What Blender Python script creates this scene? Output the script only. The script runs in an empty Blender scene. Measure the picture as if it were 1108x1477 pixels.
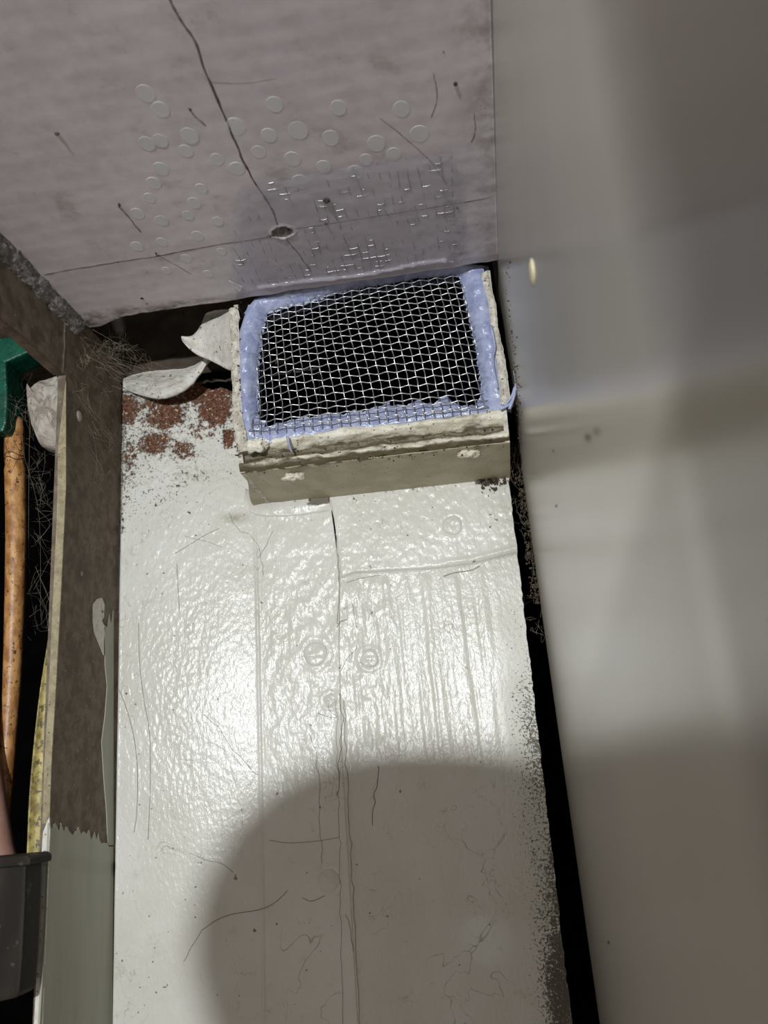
import bpy, bmesh, math, random
import numpy as np
from mathutils import Matrix, Vector

random.seed(7)
rng = np.random.default_rng(11)
scene = bpy.context.scene
COL = scene.collection

# ------------------------------------------------------------------ camera
F, CX, CY, D = 1278.0, 554.0, 738.5, 0.40
_up = np.array([-309, -4262, 1278.0]); _up /= np.linalg.norm(_up)
_fw = np.array([185, 370, 1278.0]); _fw -= _up * (_fw @ _up); _fw /= np.linalg.norm(_fw)
_rt = np.cross(_fw, _up)
if _rt[0] < 0: _rt = -_rt
RM = np.stack([_rt, _fw, _up])
CAMPOS = np.array([0, -D, 0.0])

cam_data = bpy.data.cameras.new('camera')
cam = bpy.data.objects.new('camera', cam_data); COL.objects.link(cam)
cam_data.sensor_fit = 'VERTICAL'; cam_data.sensor_height = 36.0
cam_data.lens = F / 1477 * 36.0
cam_data.clip_start = 0.002; cam_data.clip_end = 20
cX, cY, cZ = RM @ [1, 0, 0], RM @ [0, -1, 0], RM @ [0, 0, -1]
cam.matrix_world = Matrix(((cX[0], cY[0], cZ[0], 0), (cX[1], cY[1], cZ[1], -D),
                           (cX[2], cY[2], cZ[2], 0), (0, 0, 0, 1)))
cam_data.dof.use_dof = True
cam_data.dof.focus_distance = 0.39
cam_data.dof.aperture_fstop = 14
scene.camera = cam

# ------------------------------------------------------------------ light
world = bpy.data.worlds.new('world'); scene.world = world
world.use_nodes = True
world.node_tree.nodes['Background'].inputs[0].default_value = (1.0, 0.92, 0.85, 1)
world.node_tree.nodes['Background'].inputs[1].default_value = 0.36

torch = bpy.data.lights.new('torch_light', 'SPOT')
torch.energy = 27.5; torch.color = (0.93, 0.98, 1.0)
torch.spot_size = math.radians(54); torch.spot_blend = 0.9; torch.shadow_soft_size = 0.009
torch_o = bpy.data.objects.new('torch_light', torch); COL.objects.link(torch_o)
TORCH = Vector((-0.15, -1.00, 0.12))
torch_o.location = TORCH
torch_o.rotation_euler = (Vector((-0.06, 0, 0.12)) - TORCH).to_track_quat('-Z', 'Y').to_euler()

vs = scene.view_settings
scene.display_settings.display_device = 'sRGB'
vs.view_transform = 'Standard'; vs.look = 'None'; vs.gamma = 1; vs.use_curve_mapping = False
vs.exposure = 0.0

# ------------------------------------------------------------------ helpers
def ray(px, py): return RM @ np.array([px - CX, py - CY, F])
def onY(px, py, y=0.0):
    d = ray(px, py); return CAMPOS + d * ((y + D) / d[1])
def onZ(px, py, z):
    d = ray(px, py); return CAMPOS + d * (z / d[2])
def onX(px, py, x):
    d = ray(px, py); return CAMPOS + d * (x / d[0])

_tab = rng.random((256, 256))
def vnoise(x, y):
    xi = np.floor(x).astype(int); yi = np.floor(y).astype(int)
    fx = x - xi; fy = y - yi
    fx = fx * fx * fx * (fx * (fx * 6 - 15) + 10); fy = fy * fy * fy * (fy * (fy * 6 - 15) + 10)
    a = _tab[xi & 255, yi & 255]; b = _tab[(xi + 1) & 255, yi & 255]
    c = _tab[xi & 255, (yi + 1) & 255]; d = _tab[(xi + 1) & 255, (yi + 1) & 255]
    return (a * (1 - fx) + b * fx) * (1 - fy) + (c * (1 - fx) + d * fx) * fy
def fbm(x, y, o=4, seed=0):
    s = 0; a = 0.5; t = 0
    for k in range(o):
        s = s + a * vnoise(x * 2**k + 37.3 * seed + 11.7 * k, y * 2**k + 17.9 * seed + 5.1 * k); t += a; a *= 0.5
    return s / t
def smooth(e0, e1, x):
    t = np.clip((x - e0) / (e1 - e0), 0, 1); return t * t * (3 - 2 * t)
def dist_poly(X, Z, pts):
    d = np.full(X.shape, 1e9)
    for (ax, az), (bx, bz) in zip(pts[:-1], pts[1:]):
        vx, vz = bx - ax, bz - az; L = vx * vx + vz * vz + 1e-12
        t = np.clip(((X - ax) * vx + (Z - az) * vz) / L, 0, 1)
        d = np.minimum(d, np.hypot(X - ax - t * vx, Z - az - t * vz))
    return d
def inside(X, Z, poly):
    r = np.zeros(X.shape, bool); n = len(poly)
    for i in range(n):
        x1, z1 = poly[i]; x2, z2 = poly[(i + 1) % n]
        c = ((z1 > Z) != (z2 > Z)) & (X < (x2 - x1) * (Z - z1) / (z2 - z1 + 1e-15) + x1)
        r ^= c
    return r
def wpx(pts):           # photo polyline to x, z on the back wall
    return [tuple(onY(*p)[[0, 2]]) for p in pts]

def tag(o, label=None, cat=None, group=None, kind=None):
    if label: o['label'] = label
    if cat: o['category'] = cat
    if group: o['group'] = group
    if kind: o['kind'] = kind
    return o
def link(name, me, mat, parent=None, smooth_=False):
    o = bpy.data.objects.new(name, me); COL.objects.link(o)
    if mat is not None: me.materials.append(mat)
    if parent is not None: o.parent = parent
    if smooth_: me.polygons.foreach_set('use_smooth', [True] * len(me.polygons))
    return o
def empty(name, loc=(0, 0, 0)):
    o = bpy.data.objects.new(name, None); COL.objects.link(o); o.empty_display_size = 0.01
    o.location = (0, 0, 0); return o
def raw(name, v, f, mat, parent=None, sm=False, attrs=None):
    me = bpy.data.meshes.new(name)
    me.from_pydata([tuple(map(float, p)) for p in v], [], [tuple(map(int, q)) for q in f])
    for k, a in (attrs or {}).items():
        at = me.attributes.new(k, 'FLOAT', 'POINT'); at.data.foreach_set('value', np.asarray(a, np.float32).ravel())
    me.update()
    return link(name, me, mat, parent, sm)
def grid(name, P, mat, parent=None, attrs=None, drop=None, thick=None):
    """P: (n, m, 3) front surface; thick: vector for the rear surface."""
    n, m = P.shape[:2]
    idx = np.arange(n * m).reshape(n, m)
    q = np.stack([idx[:-1, :-1], idx[:-1, 1:], idx[1:, 1:], idx[1:, :-1]], -1).reshape(-1, 4)
    if drop is not None: q = q[~drop[:-1, :-1].reshape(-1)]
    V = P.reshape(-1, 3)
    if thick is not None:
        N = n * m
        ring = np.concatenate([idx[0, :], idx[1:, -1], idx[-1, -2::-1], idx[-2:0:-1, 0]])
        back = V[ring] + np.asarray(thick)
        k = len(ring); a = np.arange(k)
        side = np.stack([ring, ring[(a + 1) % k], N + (a + 1) % k, N + a], -1)
        V = np.concatenate([V, back]); 
        q = np.concatenate([q, side])
        if attrs: attrs = {kk: np.concatenate([np.asarray(vv).ravel(), np.zeros(k)]) for kk, vv in attrs.items()}
    me = bpy.data.meshes.new(name)
    me.vertices.add(len(V)); me.vertices.foreach_set('co', V.astype(np.float32).ravel())
    me.loops.add(len(q) * 4); me.loops.foreach_set('vertex_index', q.astype(np.int32).ravel())
    me.polygons.add(len(q)); me.polygons.foreach_set('loop_start', np.arange(len(q), dtype=np.int32) * 4)
    me.polygons.foreach_set('loop_total', np.full(len(q), 4, np.int32))
    me.update(calc_edges=True); me.validate()
    for k2, a2 in (attrs or {}).items():
        at = me.attributes.new(k2, 'FLOAT', 'POINT'); at.data.foreach_set('value', np.asarray(a2, np.float32).ravel())
    return link(name, me, mat, parent, True)
def tube_data(pts, rad, seg=6, flat=None):
    pts = np.asarray(pts, float); n = len(pts)
    rad = np.full(n, rad) if np.isscalar(rad) else np.asarray(rad)
    T = np.gradient(pts, axis=0); T /= np.linalg.norm(T, axis=1)[:, None] + 1e-12
    ref = np.array([0.31, 0.2, 0.93])
    V = []; Fc = []
    for i in range(n):
        a = np.cross(T[i], ref); a /= np.linalg.norm(a) + 1e-12; b = np.cross(T[i], a)
        for k in range(seg):
            an = 2 * math.pi * k / seg
            off = (a * math.cos(an) + b * math.sin(an)) * rad[i]
            if flat is not None:
                fn, fs = flat; off = off - fn * (off @ fn) * (1 - fs)
            V.append(pts[i] + off)
    for i in range(n - 1):
        for k in range(seg):
            k2 = (k + 1) % seg
            Fc.append((i * seg + k, i * seg + k2, (i + 1) * seg + k2, (i + 1) * seg + k))
    Fc.append(tuple(range(seg))[::-1]); Fc.append(tuple((n - 1) * seg + k for k in range(seg)))
    return V, Fc
def tube(name, pts, rad, mat, parent=None, seg=6, sm=True, flat=None):
    v, f = tube_data(pts, rad, seg, flat); return raw(name, v, f, mat, parent, sm)
class Multi:
    def __init__(s): s.v = []; s.f = []
    def add(s, v, f):
        o = len(s.v); s.v += [tuple(p) for p in v]; s.f += [tuple(i + o for i in q) for q in f]
    def build(s, name, mat, parent=None, sm=True): return raw(name, s.v, s.f, mat, parent, sm)
def resample(pts, n):
    pts = np.asarray(pts, float); d = np.r_[0, np.cumsum(np.linalg.norm(np.diff(pts, axis=0), axis=1))]
    t = np.linspace(0, d[-1], n)
    return np.stack([np.interp(t, d, pts[:, k]) for k in range(pts.shape[1])], 1)
def spline(pts, n):
    """Catmull-Rom through points, n samples."""
    p = np.asarray(pts, float); p = np.vstack([2 * p[0] - p[1], p, 2 * p[-1] - p[-2]])
    out = []
    m = len(p) - 3
    for t in np.linspace(0, m - 1e-6, n):
        i = int(t); u = t - i; a, b, c, d = p[i:i + 4]
        out.append(0.5 * (2 * b + (c - a) * u + (2 * a - 5 * b + 4 * c - d) * u * u + (3 * b - a - 3 * c + d) * u**3))
    return np.array(out)
def prism(name, poly, thick, mat, parent=None, bevel=0.0):
    """poly: world points in a plane; thick: vector."""
    bm = bmesh.new(); thick = Vector(thick)
    vs_ = [bm.verts.new(Vector(p)) for p in poly]
    f = bm.faces.new(vs_); 
    r = bmesh.ops.extrude_face_region(bm, geom=[f])
    for g in r['geom']:
        if isinstance(g, bmesh.types.BMVert): g.co += thick
    bmesh.ops.recalc_face_normals(bm, faces=bm.faces)
    if bevel > 0: bmesh.ops.bevel(bm, geom=list(bm.edges), offset=bevel, segments=2, affect='EDGES', profile=0.6)
    me = bpy.data.meshes.new(name); bm.to_mesh(me); bm.free()
    return link(name, me, mat, parent)
def box(name, lo, hi, mat, parent=None, bevel=0.0):
    x0, y0, z0 = lo; x1, y1, z1 = hi
    return prism(name, [(x0, y0, z0), (x1, y0, z0), (x1, y0, z1), (x0, y0, z1)], (0, y1 - y0, 0), mat, parent, bevel)

# ------------------------------------------------------------------ materials
class NT:
    def __init__(s, name):
        s.m = bpy.data.materials.new(name); s.m.use_nodes = True
        s.t = s.m.node_tree; s.b = s.t.nodes['Principled BSDF']; s.tc = s.t.nodes.new('ShaderNodeTexCoord')
    def n(s, typ, **kw):
        o = s.t.nodes.new(typ)
        for k, v in kw.items():
            if k in o.inputs: s.set(o.inputs[k], v)
            else: setattr(o, k, v)
        return o
    def set(s, sock, v):
        if isinstance(v, bpy.types.NodeSocket): s.t.links.new(v, sock)
        else: sock.default_value = v
    def noise(s, scale, detail=4, rough=0.55, stretch=None, dist=0.0):
        vec = s.tc.outputs['Object']
        if stretch:
            mp = s.n('ShaderNodeMapping', Vector=vec); mp.inputs['Scale'].default_value = stretch; vec = mp.outputs[0]
        o = s.n('ShaderNodeTexNoise', Vector=vec, Scale=scale, Detail=detail, Roughness=rough, Distortion=dist)
        return o.outputs['Fac']
    def ramp(s, fac, lo, hi, a=0.0, b=1.0):
        o = s.n('ShaderNodeMapRange', Value=fac); o.interpolation_type = 'SMOOTHSTEP'
        for k, v in zip(('From Min', 'From Max', 'To Min', 'To Max'), (lo, hi, a, b)): s.set(o.inputs[k], v)
        return o.outputs[0]
    def mix(s, fac, a, b):
        o = s.n('ShaderNodeMix'); o.data_type = 'RGBA'
        s.set(o.inputs['Factor'], fac); s.set(o.inputs['A'] if False else o.inputs[6], a); s.set(o.inputs[7], b)
        return o.outputs[2]
    def math(s, op, a, b=0.0):
        o = s.n('ShaderNodeMath'); o.operation = op; s.set(o.inputs[0], a); s.set(o.inputs[1], b); return o.outputs[0]
    def attr(s, name):
        o = s.n('ShaderNodeAttribute'); o.attribute_name = name; return o.outputs['Fac']
    def bump(s, h, strength, dist, prev=None):
        o = s.n('ShaderNodeBump', Height=h, Strength=strength, Distance=dist)
        if prev is not None: s.t.links.new(prev, o.inputs['Normal'])
        return o.outputs[0]
    def out(s, color=None, rough=None, normal=None, **kw):
        if color is not None: s.set(s.b.inputs['Base Color'], color)
        if rough is not None: s.set(s.b.inputs['Roughness'], rough)
        if normal is not None: s.set(s.b.inputs['Normal'], normal)
        for k, v in kw.items(): s.set(s.b.inputs[k.replace('_', ' ')], v)
        return s.m
def C(r, g, b):         # sRGB 0-255 to linear
    f = lambda c: (c / 255 / 12.92) if c / 255 <= 0.04045 else ((c / 255 + 0.055) / 1.055) ** 2.4
    return (f(r), f(g), f(b), 1)

def simple(name, a, b, scale=200, rough=0.6, bump=0.3, bd=0.0004, lo=0.35, hi=0.65, specks=None, stretch=None, **kw):
    k = NT(name)
    n = k.noise(scale, 5, 0.6, stretch); col = k.mix(k.ramp(n, lo, hi), a, b)
    if specks:
        sc, th, c = specks
        col = k.mix(k.ramp(k.noise(sc, 3, 0.6), th, th + 0.05), col, c)
    nn = k.bump(k.noise(scale * 2.2, 4, 0.6, stretch), bump, bd)
    return k.out(col, rough, nn, **kw)

# cream gloss paint on the back wall; masks: dirt, rust, stain
def wall_paint():
    k = NT('cream_gloss_paint')
    base = k.mix(k.ramp(k.noise(22, 4), 0.3, 0.7), C(208, 205, 195), C(219, 217, 210))
    base = k.mix(k.math('MULTIPLY', k.attr('stain'), 0.8), base, C(150, 143, 118))
    d = k.attr('dirt')
    sp = k.math('MULTIPLY', k.ramp(k.noise(900, 3, 0.7), k.math('SUBTRACT', 0.78, k.math('MULTIPLY', d, 0.3)), k.math('SUBTRACT', 0.83, k.math('MULTIPLY', d, 0.3))), k.ramp(d, 0.02, 0.2))
    sp2 = k.math('MULTIPLY', k.ramp(k.noise(260, 4, 0.7), k.math('SUBTRACT', 0.86, k.math('MULTIPLY', d, 0.33)), k.math('SUBTRACT', 0.93, k.math('MULTIPLY', d, 0.33))), 0.8)
    base = k.mix(k.math('MULTIPLY', sp, 0.85), base, C(58, 52, 42))
    base = k.mix(sp2, base, C(96, 90, 78))
    for sc_, th, am, msc in ((34, 0.006, 0.55, 20), (75, 0.010, 0.4, 31)):
        ln = k.math('ABSOLUTE', k.math('SUBTRACT', k.noise(sc_, 3, 0.5, dist=0.8), 0.5))
        ln = k.math('MULTIPLY', k.ramp(ln, 0.0, th, 1.0, 0.0), k.ramp(k.noise(msc, 3), 0.52, 0.64))
        base = k.mix(k.math('MULTIPLY', ln, am), base, C(118, 108, 90))
    gr = k.ramp(k.noise(95, 7, 0.75), 0.56, 0.74)
    base = k.mix(k.math('MULTIPLY', gr, 0.38), base, C(160, 152, 132))
    fly = k.ramp(k.noise(420, 1, 0.4), 0.765, 0.78)
    base = k.mix(k.math('MULTIPLY', fly, 0.75), base, C(70, 60, 48))
    r = k.attr('rust')
    rn = k.noise(420, 8, 0.78)
    rm = k.ramp(k.math('ADD', k.math('MULTIPLY', r, 0.42), k.math('MULTIPLY', rn, 1.15)), 0.765, 0.84)
    rcol = k.mix(k.ramp(k.noise(800, 4, 0.7), 0.38, 0.62), C(62, 40, 33), C(124, 84, 62))
    rcol = k.mix(k.ramp(k.noise(600, 3), 0.60, 0.66), rcol, C(204, 176, 140))
    base = k.mix(rm, base, rcol)
    rough = k.math('MAXIMUM', k.ramp(rm, 0, 1, 0.26, 0.85), k.math('MULTIPLY', k.attr('matte'), 0.55))
    rough = k.math('MAXIMUM', rough, k.math('MULTIPLY', d, 0.75))
    n1 = k.bump(k.noise(560, 3, 0.55, (1, 1, 0.55)), 0.5, 0.0006)
    n1 = k.bump(rm, 0.7, 0.0004, n1)
    return k.out(base, rough, n1, Specular_IOR_Level=0.36)
M_wall = wall_paint()

def ceiling_mat():
    k = NT('lilac_grey_board')
    base = k.mix(k.ramp(k.noise(14, 5), 0.3, 0.7), C(208, 198, 204), C(219, 210, 214))
    w = k.n('ShaderNodeTexWave', Vector=k.tc.outputs['Object'], Scale=38, Distortion=1.6, Detail=2)
    w.bands_direction = 'Y'; w.inputs['Detail Scale'].default_value = 0.4
    base = k.mix(k.math('MULTIPLY', k.ramp(w.outputs['Fac'], 0.2, 0.9), 0.3), base, C(226, 218, 217))
    st = k.math('MULTIPLY', k.ramp(k.noise(60, 6, 0.7), 0.58, 0.72), 0.35)
    base = k.mix(st, base, C(150, 134, 122))
    base = k.mix(k.math('MULTIPLY', k.ramp(k.noise(240, 4, 0.7), 0.70, 0.76), 0.6), base, C(92, 78, 66))
    d = k.attr('dirt')
    base = k.mix(k.math('MULTIPLY', d, k.ramp(k.noise(120, 5, 0.7), 0.35, 0.65)), base, C(86, 74, 60))
    base = k.mix(k.attr('pit'), base, C(48, 38, 28))
    nn = k.bump(w.outputs['Fac'], 0.05, 0.0004)
    nn = k.bump(k.noise(500, 3), 0.08, 0.0004, nn)
    return k.out(base, 0.38, nn, Specular_IOR_Level=0.45)
M_ceil = ceiling_mat()

def panel_mat():
    k = NT('glossy_cream_panel')
    base = k.mix(k.ramp(k.noise(9, 3), 0.3, 0.7), C(170, 165, 155), C(178, 172, 162))
    nn = k.bump(k.noise(160, 2, 0.5, (1, 1, 0.4)), 0.03, 0.0004)
    return k.out(base, 0.24, nn, Specular_IOR_Level=0.75)
M_panel = panel_mat()

M_steel = simple('brown_dusty_steel', C(92, 80, 66), C(122, 110, 94), 160, 0.75, 0.35, 0.0005, specks=(520, 0.66, C(150, 138, 118)))
M_steeledge = simple('tan_steel_edge', C(138, 126, 98), C(164, 152, 122), 260, 0.6, 0.3, 0.0004, specks=(900, 0.63, C(70, 60, 44)))
M_greypaint = simple('grey_green_paint', C(158, 158, 142), C(168, 168, 152), 90, 0.5, 0.4, 0.0004, stretch=(1, 1, 0.12), specks=(300, 0.74, C(104, 94, 78)))
M_white = simple('off_white_chipped_paint', C(206, 200, 190), C(222, 218, 210), 300, 0.55, 0.5, 0.0005, specks=(420, 0.63, C(110, 98, 86)))
M_crust = simple('grey_crust', C(92, 86, 84), C(150, 145, 142), 420, 0.42, 1.0, 0.0012)
M_lip = simple('dirty_plaster_lip', C(176, 168, 154), C(214, 208, 196), 300, 0.6, 0.8, 0.0008, specks=(800, 0.60, C(104, 92, 76)))
M_ledge_plain = simple('yellowed_cream_ledge', C(168, 158, 130), C(222, 216, 196), 170, 0.45, 0.6, 0.0008, stretch=(0.35, 1, 1), specks=(700, 0.64, C(98, 88, 66)))
M_under = simple('stained_cream_underside', C(170, 160, 132), C(188, 180, 154), 90, 0.5, 0.3, 0.0005, specks=(700, 0.66, C(84, 74, 54)))
def ledge_mat():
    k = NT('dirty_cream_ledge')
    base = k.mix(k.ramp(k.noise(150, 5, 0.6, (0.4, 1, 1)), 0.35, 0.65), C(200, 192, 170), C(228, 223, 208))
    d = k.attr('dirt'); nz = k.noise(260, 6, 0.7, (0.5, 1, 1))
    base = k.mix(k.ramp(k.math('ADD', k.math('MULTIPLY', d, 0.6), nz), 0.62, 0.95), base, C(92, 82, 60))
    base = k.mix(k.ramp(k.noise(700, 3, 0.6), 0.64, 0.69), base, C(80, 70, 52))
    nn = k.bump(k.noise(380, 5, 0.65), 0.6, 0.0008)
    return k.out(base, 0.45, nn)
M_ledge = ledge_mat()
M_header = simple('dark_brown_board', C(52, 43, 34), C(76, 64, 52), 60, 0.8, 0.6, 0.001, specks=(200, 0.62, C(52, 42, 34)))
M_void = simple('black_void_shade', C(6, 5, 5), C(9, 8, 8), 60, 1.0, 0.0, Specular_IOR_Level=0.0)  # near-black colour stands in for the unlit depth of gaps and duct
M_wire = simple('galvanised_wire', C(176, 176, 178), C(206, 206, 206), 900, 0.3, 0.1, 0.0001, Metallic=0.85)
M_rod = simple('varnished_tan_rod', C(150, 102, 56), C(202, 152, 96), 300, 0.4, 0.4, 0.0005, specks=(520, 0.60, C(84, 56, 32)), stretch=(1, 1, 0.5))
M_rodcrack = simple('rod_crack_brown', C(70, 46, 28), C(84, 58, 36), 300, 0.8)
M_green = simple('green_plastic', C(10, 66, 52), C(18, 86, 66), 120, 0.35, 0.5, 0.0012)
M_paper = simple('crumpled_grey_paper', C(150, 142, 132), C(182, 174, 164), 90, 0.7, 0.5, 0.001, specks=(300, 0.66, C(110, 98, 84)))
M_brass = simple('tarnished_brass', C(112, 98, 50), C(172, 156, 94), 240, 0.5, 0.4, 0.0004, specks=(420, 0.56, C(84, 74, 44)), Metallic=0.15)
M_dark = simple('dark_grey_block', C(34, 30, 26), C(48, 43, 38), 90, 0.6, 0.3, 0.0005, stretch=(1, 1, 0.3), specks=(140, 0.62, C(72, 64, 54)), Specular_IOR_Level=0.15)
M_pink = simple('pink_hose', C(176, 132, 116), C(188, 146, 130), 120, 0.6, 0.2)
M_hair = simple('dark_hair', C(70, 61, 50), C(96, 86, 72), 300, 0.6)
M_web = simple('dusty_cobweb', C(150, 138, 120), C(176, 164, 146), 300, 0.9)
M_crumb = simple('brown_crumbs', C(46, 38, 30), C(96, 82, 66), 700, 0.9)
M_crack = simple('ceiling_crack_grime', C(88, 80, 75), C(112, 104, 99), 300, 0.9)
M_streak = simple('brown_stain_streak', C(138, 124, 116), C(158, 146, 140), 300, 0.9)
M_scr = simple('paint_scratch_grime', C(150, 145, 134), C(172, 167, 156), 300, 0.9)
M_spot = simple('pale_glint_and_scrap', C(232, 231, 232), C(238, 237, 238), 300, 0.38, 0.05, Alpha=0.65)  # painted brightness of the glint discs; the film scrap uses it too
M_speck = simple('dark_speck', C(46, 38, 32), C(66, 54, 44), 300, 0.8)
M_drop = simple('yellow_cream_drop', C(226, 214, 172), C(236, 226, 192), 300, 0.4)
M_phone = simple('black_phone_glass', C(20, 20, 22), C(26, 26, 28), 100, 0.3)
M_skin = simple('skin', C(196, 148, 122), C(206, 160, 136), 120, 0.55)

def silicone_mat(name, alpha, ca=C(154, 162, 198), cb=C(184, 191, 220)):
    k = NT(name)
    col = k.mix(k.ramp(k.noise(160, 4), 0.35, 0.65), ca, cb)
    nn = k.bump(k.noise(520, 4, 0.6), 0.5, 0.0008)
    nn = k.bump(k.noise(160, 3, 0.5), 0.5, 0.0015, nn) if alpha > 0.6 else k.bump(k.noise(300, 3, 0.5), 0.12, 0.0006)
    m = k.out(col, 0.14, nn, Alpha=alpha, Specular_IOR_Level=0.6)
    k.b.inputs['Subsurface Weight'].default_value = 0.25 if alpha > 0.5 else 0
    k.b.inputs['Subsurface Radius'].default_value = (0.8, 0.9, 1.0)
    k.b.inputs['Subsurface Scale'].default_value = 0.002
    return m
M_sil = silicone_mat('milky_blue_silicone', 0.86)
M_film = silicone_mat('clear_silicone_film', 0.3, C(200, 195, 208), C(212, 207, 219))

# ------------------------------------------------------------------ back wall
H = 0.2115                    # underside of the ceiling board
XL, XR = -0.178, 0.0127       # painted wall left and right edge
wall = empty('wall_back'); tag(wall, 'cream gloss painted metal wall of riveted plates below the vent', 'wall', kind='structure')
SEAM = wpx([(468, 700), (478, 735), (484, 780), (490, 830), (490, 880), (489, 930), (491, 1000), (494, 1100), (500, 1200), (506, 1300), (512, 1400), (517, 1490)])
SEAM_X = lambda z: np.interp(-z, [-p[1] for p in SEAM], [p[0] for p in SEAM])
RIV = {n: (onY(*c)[[0, 2]], r * 0.000312) for n, (c, r) in dict(a=((455, 943), 20), b=((533, 950), 15), c=((653, 759), 17), d=((475, 1270), 17), e=((297, 612), 6), f=((476, 1010), 11)).items()}
def rivet_ring(X, Z, keys):
    h = np.zeros(X.shape)
    for k in keys:
        (rx, rz), r = RIV[k]; d = np.hypot(X - rx, Z - rz)
        h += 0.00022 * np.exp(-((d - r * 1.12) / (r * 0.22)) ** 2)
    return h
STEP = 0.00055
def sheet(name, x0, x1, z0, z1, hfun, cut=None, thick=0.0025):
    nx = int((x1 - x0) / STEP) + 1; nz = int((z1 - z0) / STEP) + 1
    Zg, U = np.meshgrid(np.linspace(z1, z0, nz), np.linspace(0, 1, nx), indexing='ij')
    xa = x0(Zg) if callable(x0) else x0; xb = x1(Zg) if callable(x1) else x1
    return U, Zg
def make_sheet(name, xa, xb, za, zb, hfun, dirt, rust, stain, cut=None, label=None):
    """xa, xb functions of z; za bottom, zb top functions of u."""
    w = 0.11 if name == 'painted_sheet' else 0.088
    nx = int(w / STEP); nz = int(0.385 / STEP) if name != 'top_plate' else int(0.05 / STEP)
    V, U = np.meshgrid(np.linspace(0, 1, nz), np.linspace(0, 1, nx), indexing='ij')
    Zt = zb(U); Zb = za(U); Zg = Zt + (Zb - Zt) * V
    Xg = xa(Zg) + (xb(Zg) - xa(Zg)) * U
    hh = hfun(Xg, Zg)
    P = np.stack([Xg, -hh, Zg], -1)
    o = grid(name, P, M_wall, wall, dict(dirt=dirt(Xg, Zg), rust=rust(Xg, Zg), stain=stain(Xg, Zg), matte=smooth(0.118, 0.142, Zg + 0.02 * (fbm(Xg * 60, Zg * 60, 3, 77) - .5)) * (Xg < -0.0735)),
             drop=cut(Xg, Zg) if cut else None, thick=(0, 0.003, 0))
    if label: o['label'] = label
    return o
zero = lambda X, Z: np.zeros(X.shape)
zpx = lambda y: onY(400, y)[2]
xz = lambda px, py: onY(px, py)[[0, 2]]
RIDGE = wpx([(368, 770), (371, 850), (373, 950), (376, 1100), (379, 1300), (381, 1490)])
RIDGE_X = lambda z: np.interp(-z, [-p[1] for p in RIDGE], [p[0] for p in RIDGE])
def seam_bead(X, Z):
    d = X - SEAM_X(Z)
    low = smooth(0.045, 0.02, Z)
    wob = 0.0006 * (vnoise(Z * 90, Z * 0 + 3) - 0.5)
    return 0.0007 * np.exp(-((d + wob) / 0.0022) ** 2) * (0.3 + 0.7 * low)
def h_left(X, Z):
    rx = RIDGE_X(Z)
    u = np.clip((X - XL) / (rx - XL), 0, 1)
    h = 0.0042 * (1 - u ** 2.0) * (X < rx) * smooth(0.20, 0.12, Z) * smooth(0, 0.03, u)
    h += 0.0007 * np.exp(-((X - rx) / 0.0006) ** 2) * smooth(0.13, 0.10, Z)
    crink = fbm(X * 760, Z * 420, 3, 1) - 0.5
    m = np.exp(-((u - 0.42) / 0.34) ** 2) * (X < rx) * smooth(-0.02, 0.02, Z)
    h += 0.00032 * crink * (0.2 + m)
    lump = fbm(X * 210, Z * 150, 4, 2) - 0.5
    mr = (X > rx) * smooth(rx, rx + 0.008, X) * smooth(-0.02, 0.03, Z)
    h += 0.0010 * lump * mr
    h += 0.0004 * (fbm(X * 60, Z * 40, 3, 5) - 0.5)
    rough_top = smooth(0.12, 0.15, Z)
    h += rough_top * 0.0008 * (fbm(X * 420, Z * 420, 4, 6) - 0.5)
    h += rivet_ring(X, Z, 'adf') + seam_bead(X, Z)
    h += 0.0009 * np.exp(-((X - XL) / 0.0016) ** 2)
    return h
def dirt_left(X, Z):
    d = 0.60 * smooth(0.085, 0.17, Z) + 0.5 * np.exp(-((X - XL) / 0.0025) ** 2) * fbm(X * 80, Z * 80, 3, 3)
    d += 0.24 * np.exp(-((X - XL) / 0.02) ** 2) * smooth(0.09, 0.13, Z)
    return d
def rust_left(X, Z):
    r = np.zeros(X.shape)
    for (px, py, sx, sy, a) in [(185, 590, 26, 30, .95), (240, 600, 42, 26, 1.0), (225, 640, 34, 24, .9), (290, 620, 40, 30, .55),
                                (310, 590, 34, 34, 1.15), (330, 632, 12, 18, 1.1), (265, 650, 30, 20, .75), (190, 660, 14, 50, .6),
                                (300, 560, 60, 30, 1.15), (240, 580, 60, 12, .9), (275, 690, 60, 22, .34), (235, 715, 90, 40, .28), (182, 740, 8, 70, .4)]:
        c = xz(px, py); r = np.maximum(r, a * np.exp(-((X - c[0]) / (sx * 3.2e-4)) ** 2 - ((Z - c[1]) / (sy * 3.4e-4)) ** 2))
    return r
def stain_left(X, Z):
    c = xz(340, 748); s = 0.9 * np.exp(-((X - c[0]) / .006) ** 2 - ((Z - c[1]) / .0022) ** 2)
    return s + 0.12 * np.clip(fbm(X * 30, Z * 30, 4, 9) * 2 - 0.9, 0, 1)
HOLE = wpx([(296, 540), (338, 535), (338, 566), (318, 558), (306, 562), (290, 556)])
TORN = wpx([(178, 556), (200, 560), (240, 566), (275, 556), (300, 548), (340, 545)])
def top_left(U):
    x = XL + (SEAM_X(np.array(0.13)) - XL) * U
    z1 = np.interp(x, [p[0] for p in TORN], [p[1] for p in TORN])
    return z1 + 0.0022 * (fbm(x * 300, x * 0, 3, 4) - 0.5)
make_sheet('painted_sheet', lambda z: XL + 0 * z, SEAM_X, lambda U: -0.18 + 0 * U, top_left, h_left, dirt_left, rust_left, stain_left,
           cut=lambda X, Z: inside(X, Z, HOLE) | ((X > -0.1015) & (Z > 0.1335)), label='cream painted sheet with rust bleeding through its torn top edge')

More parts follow.
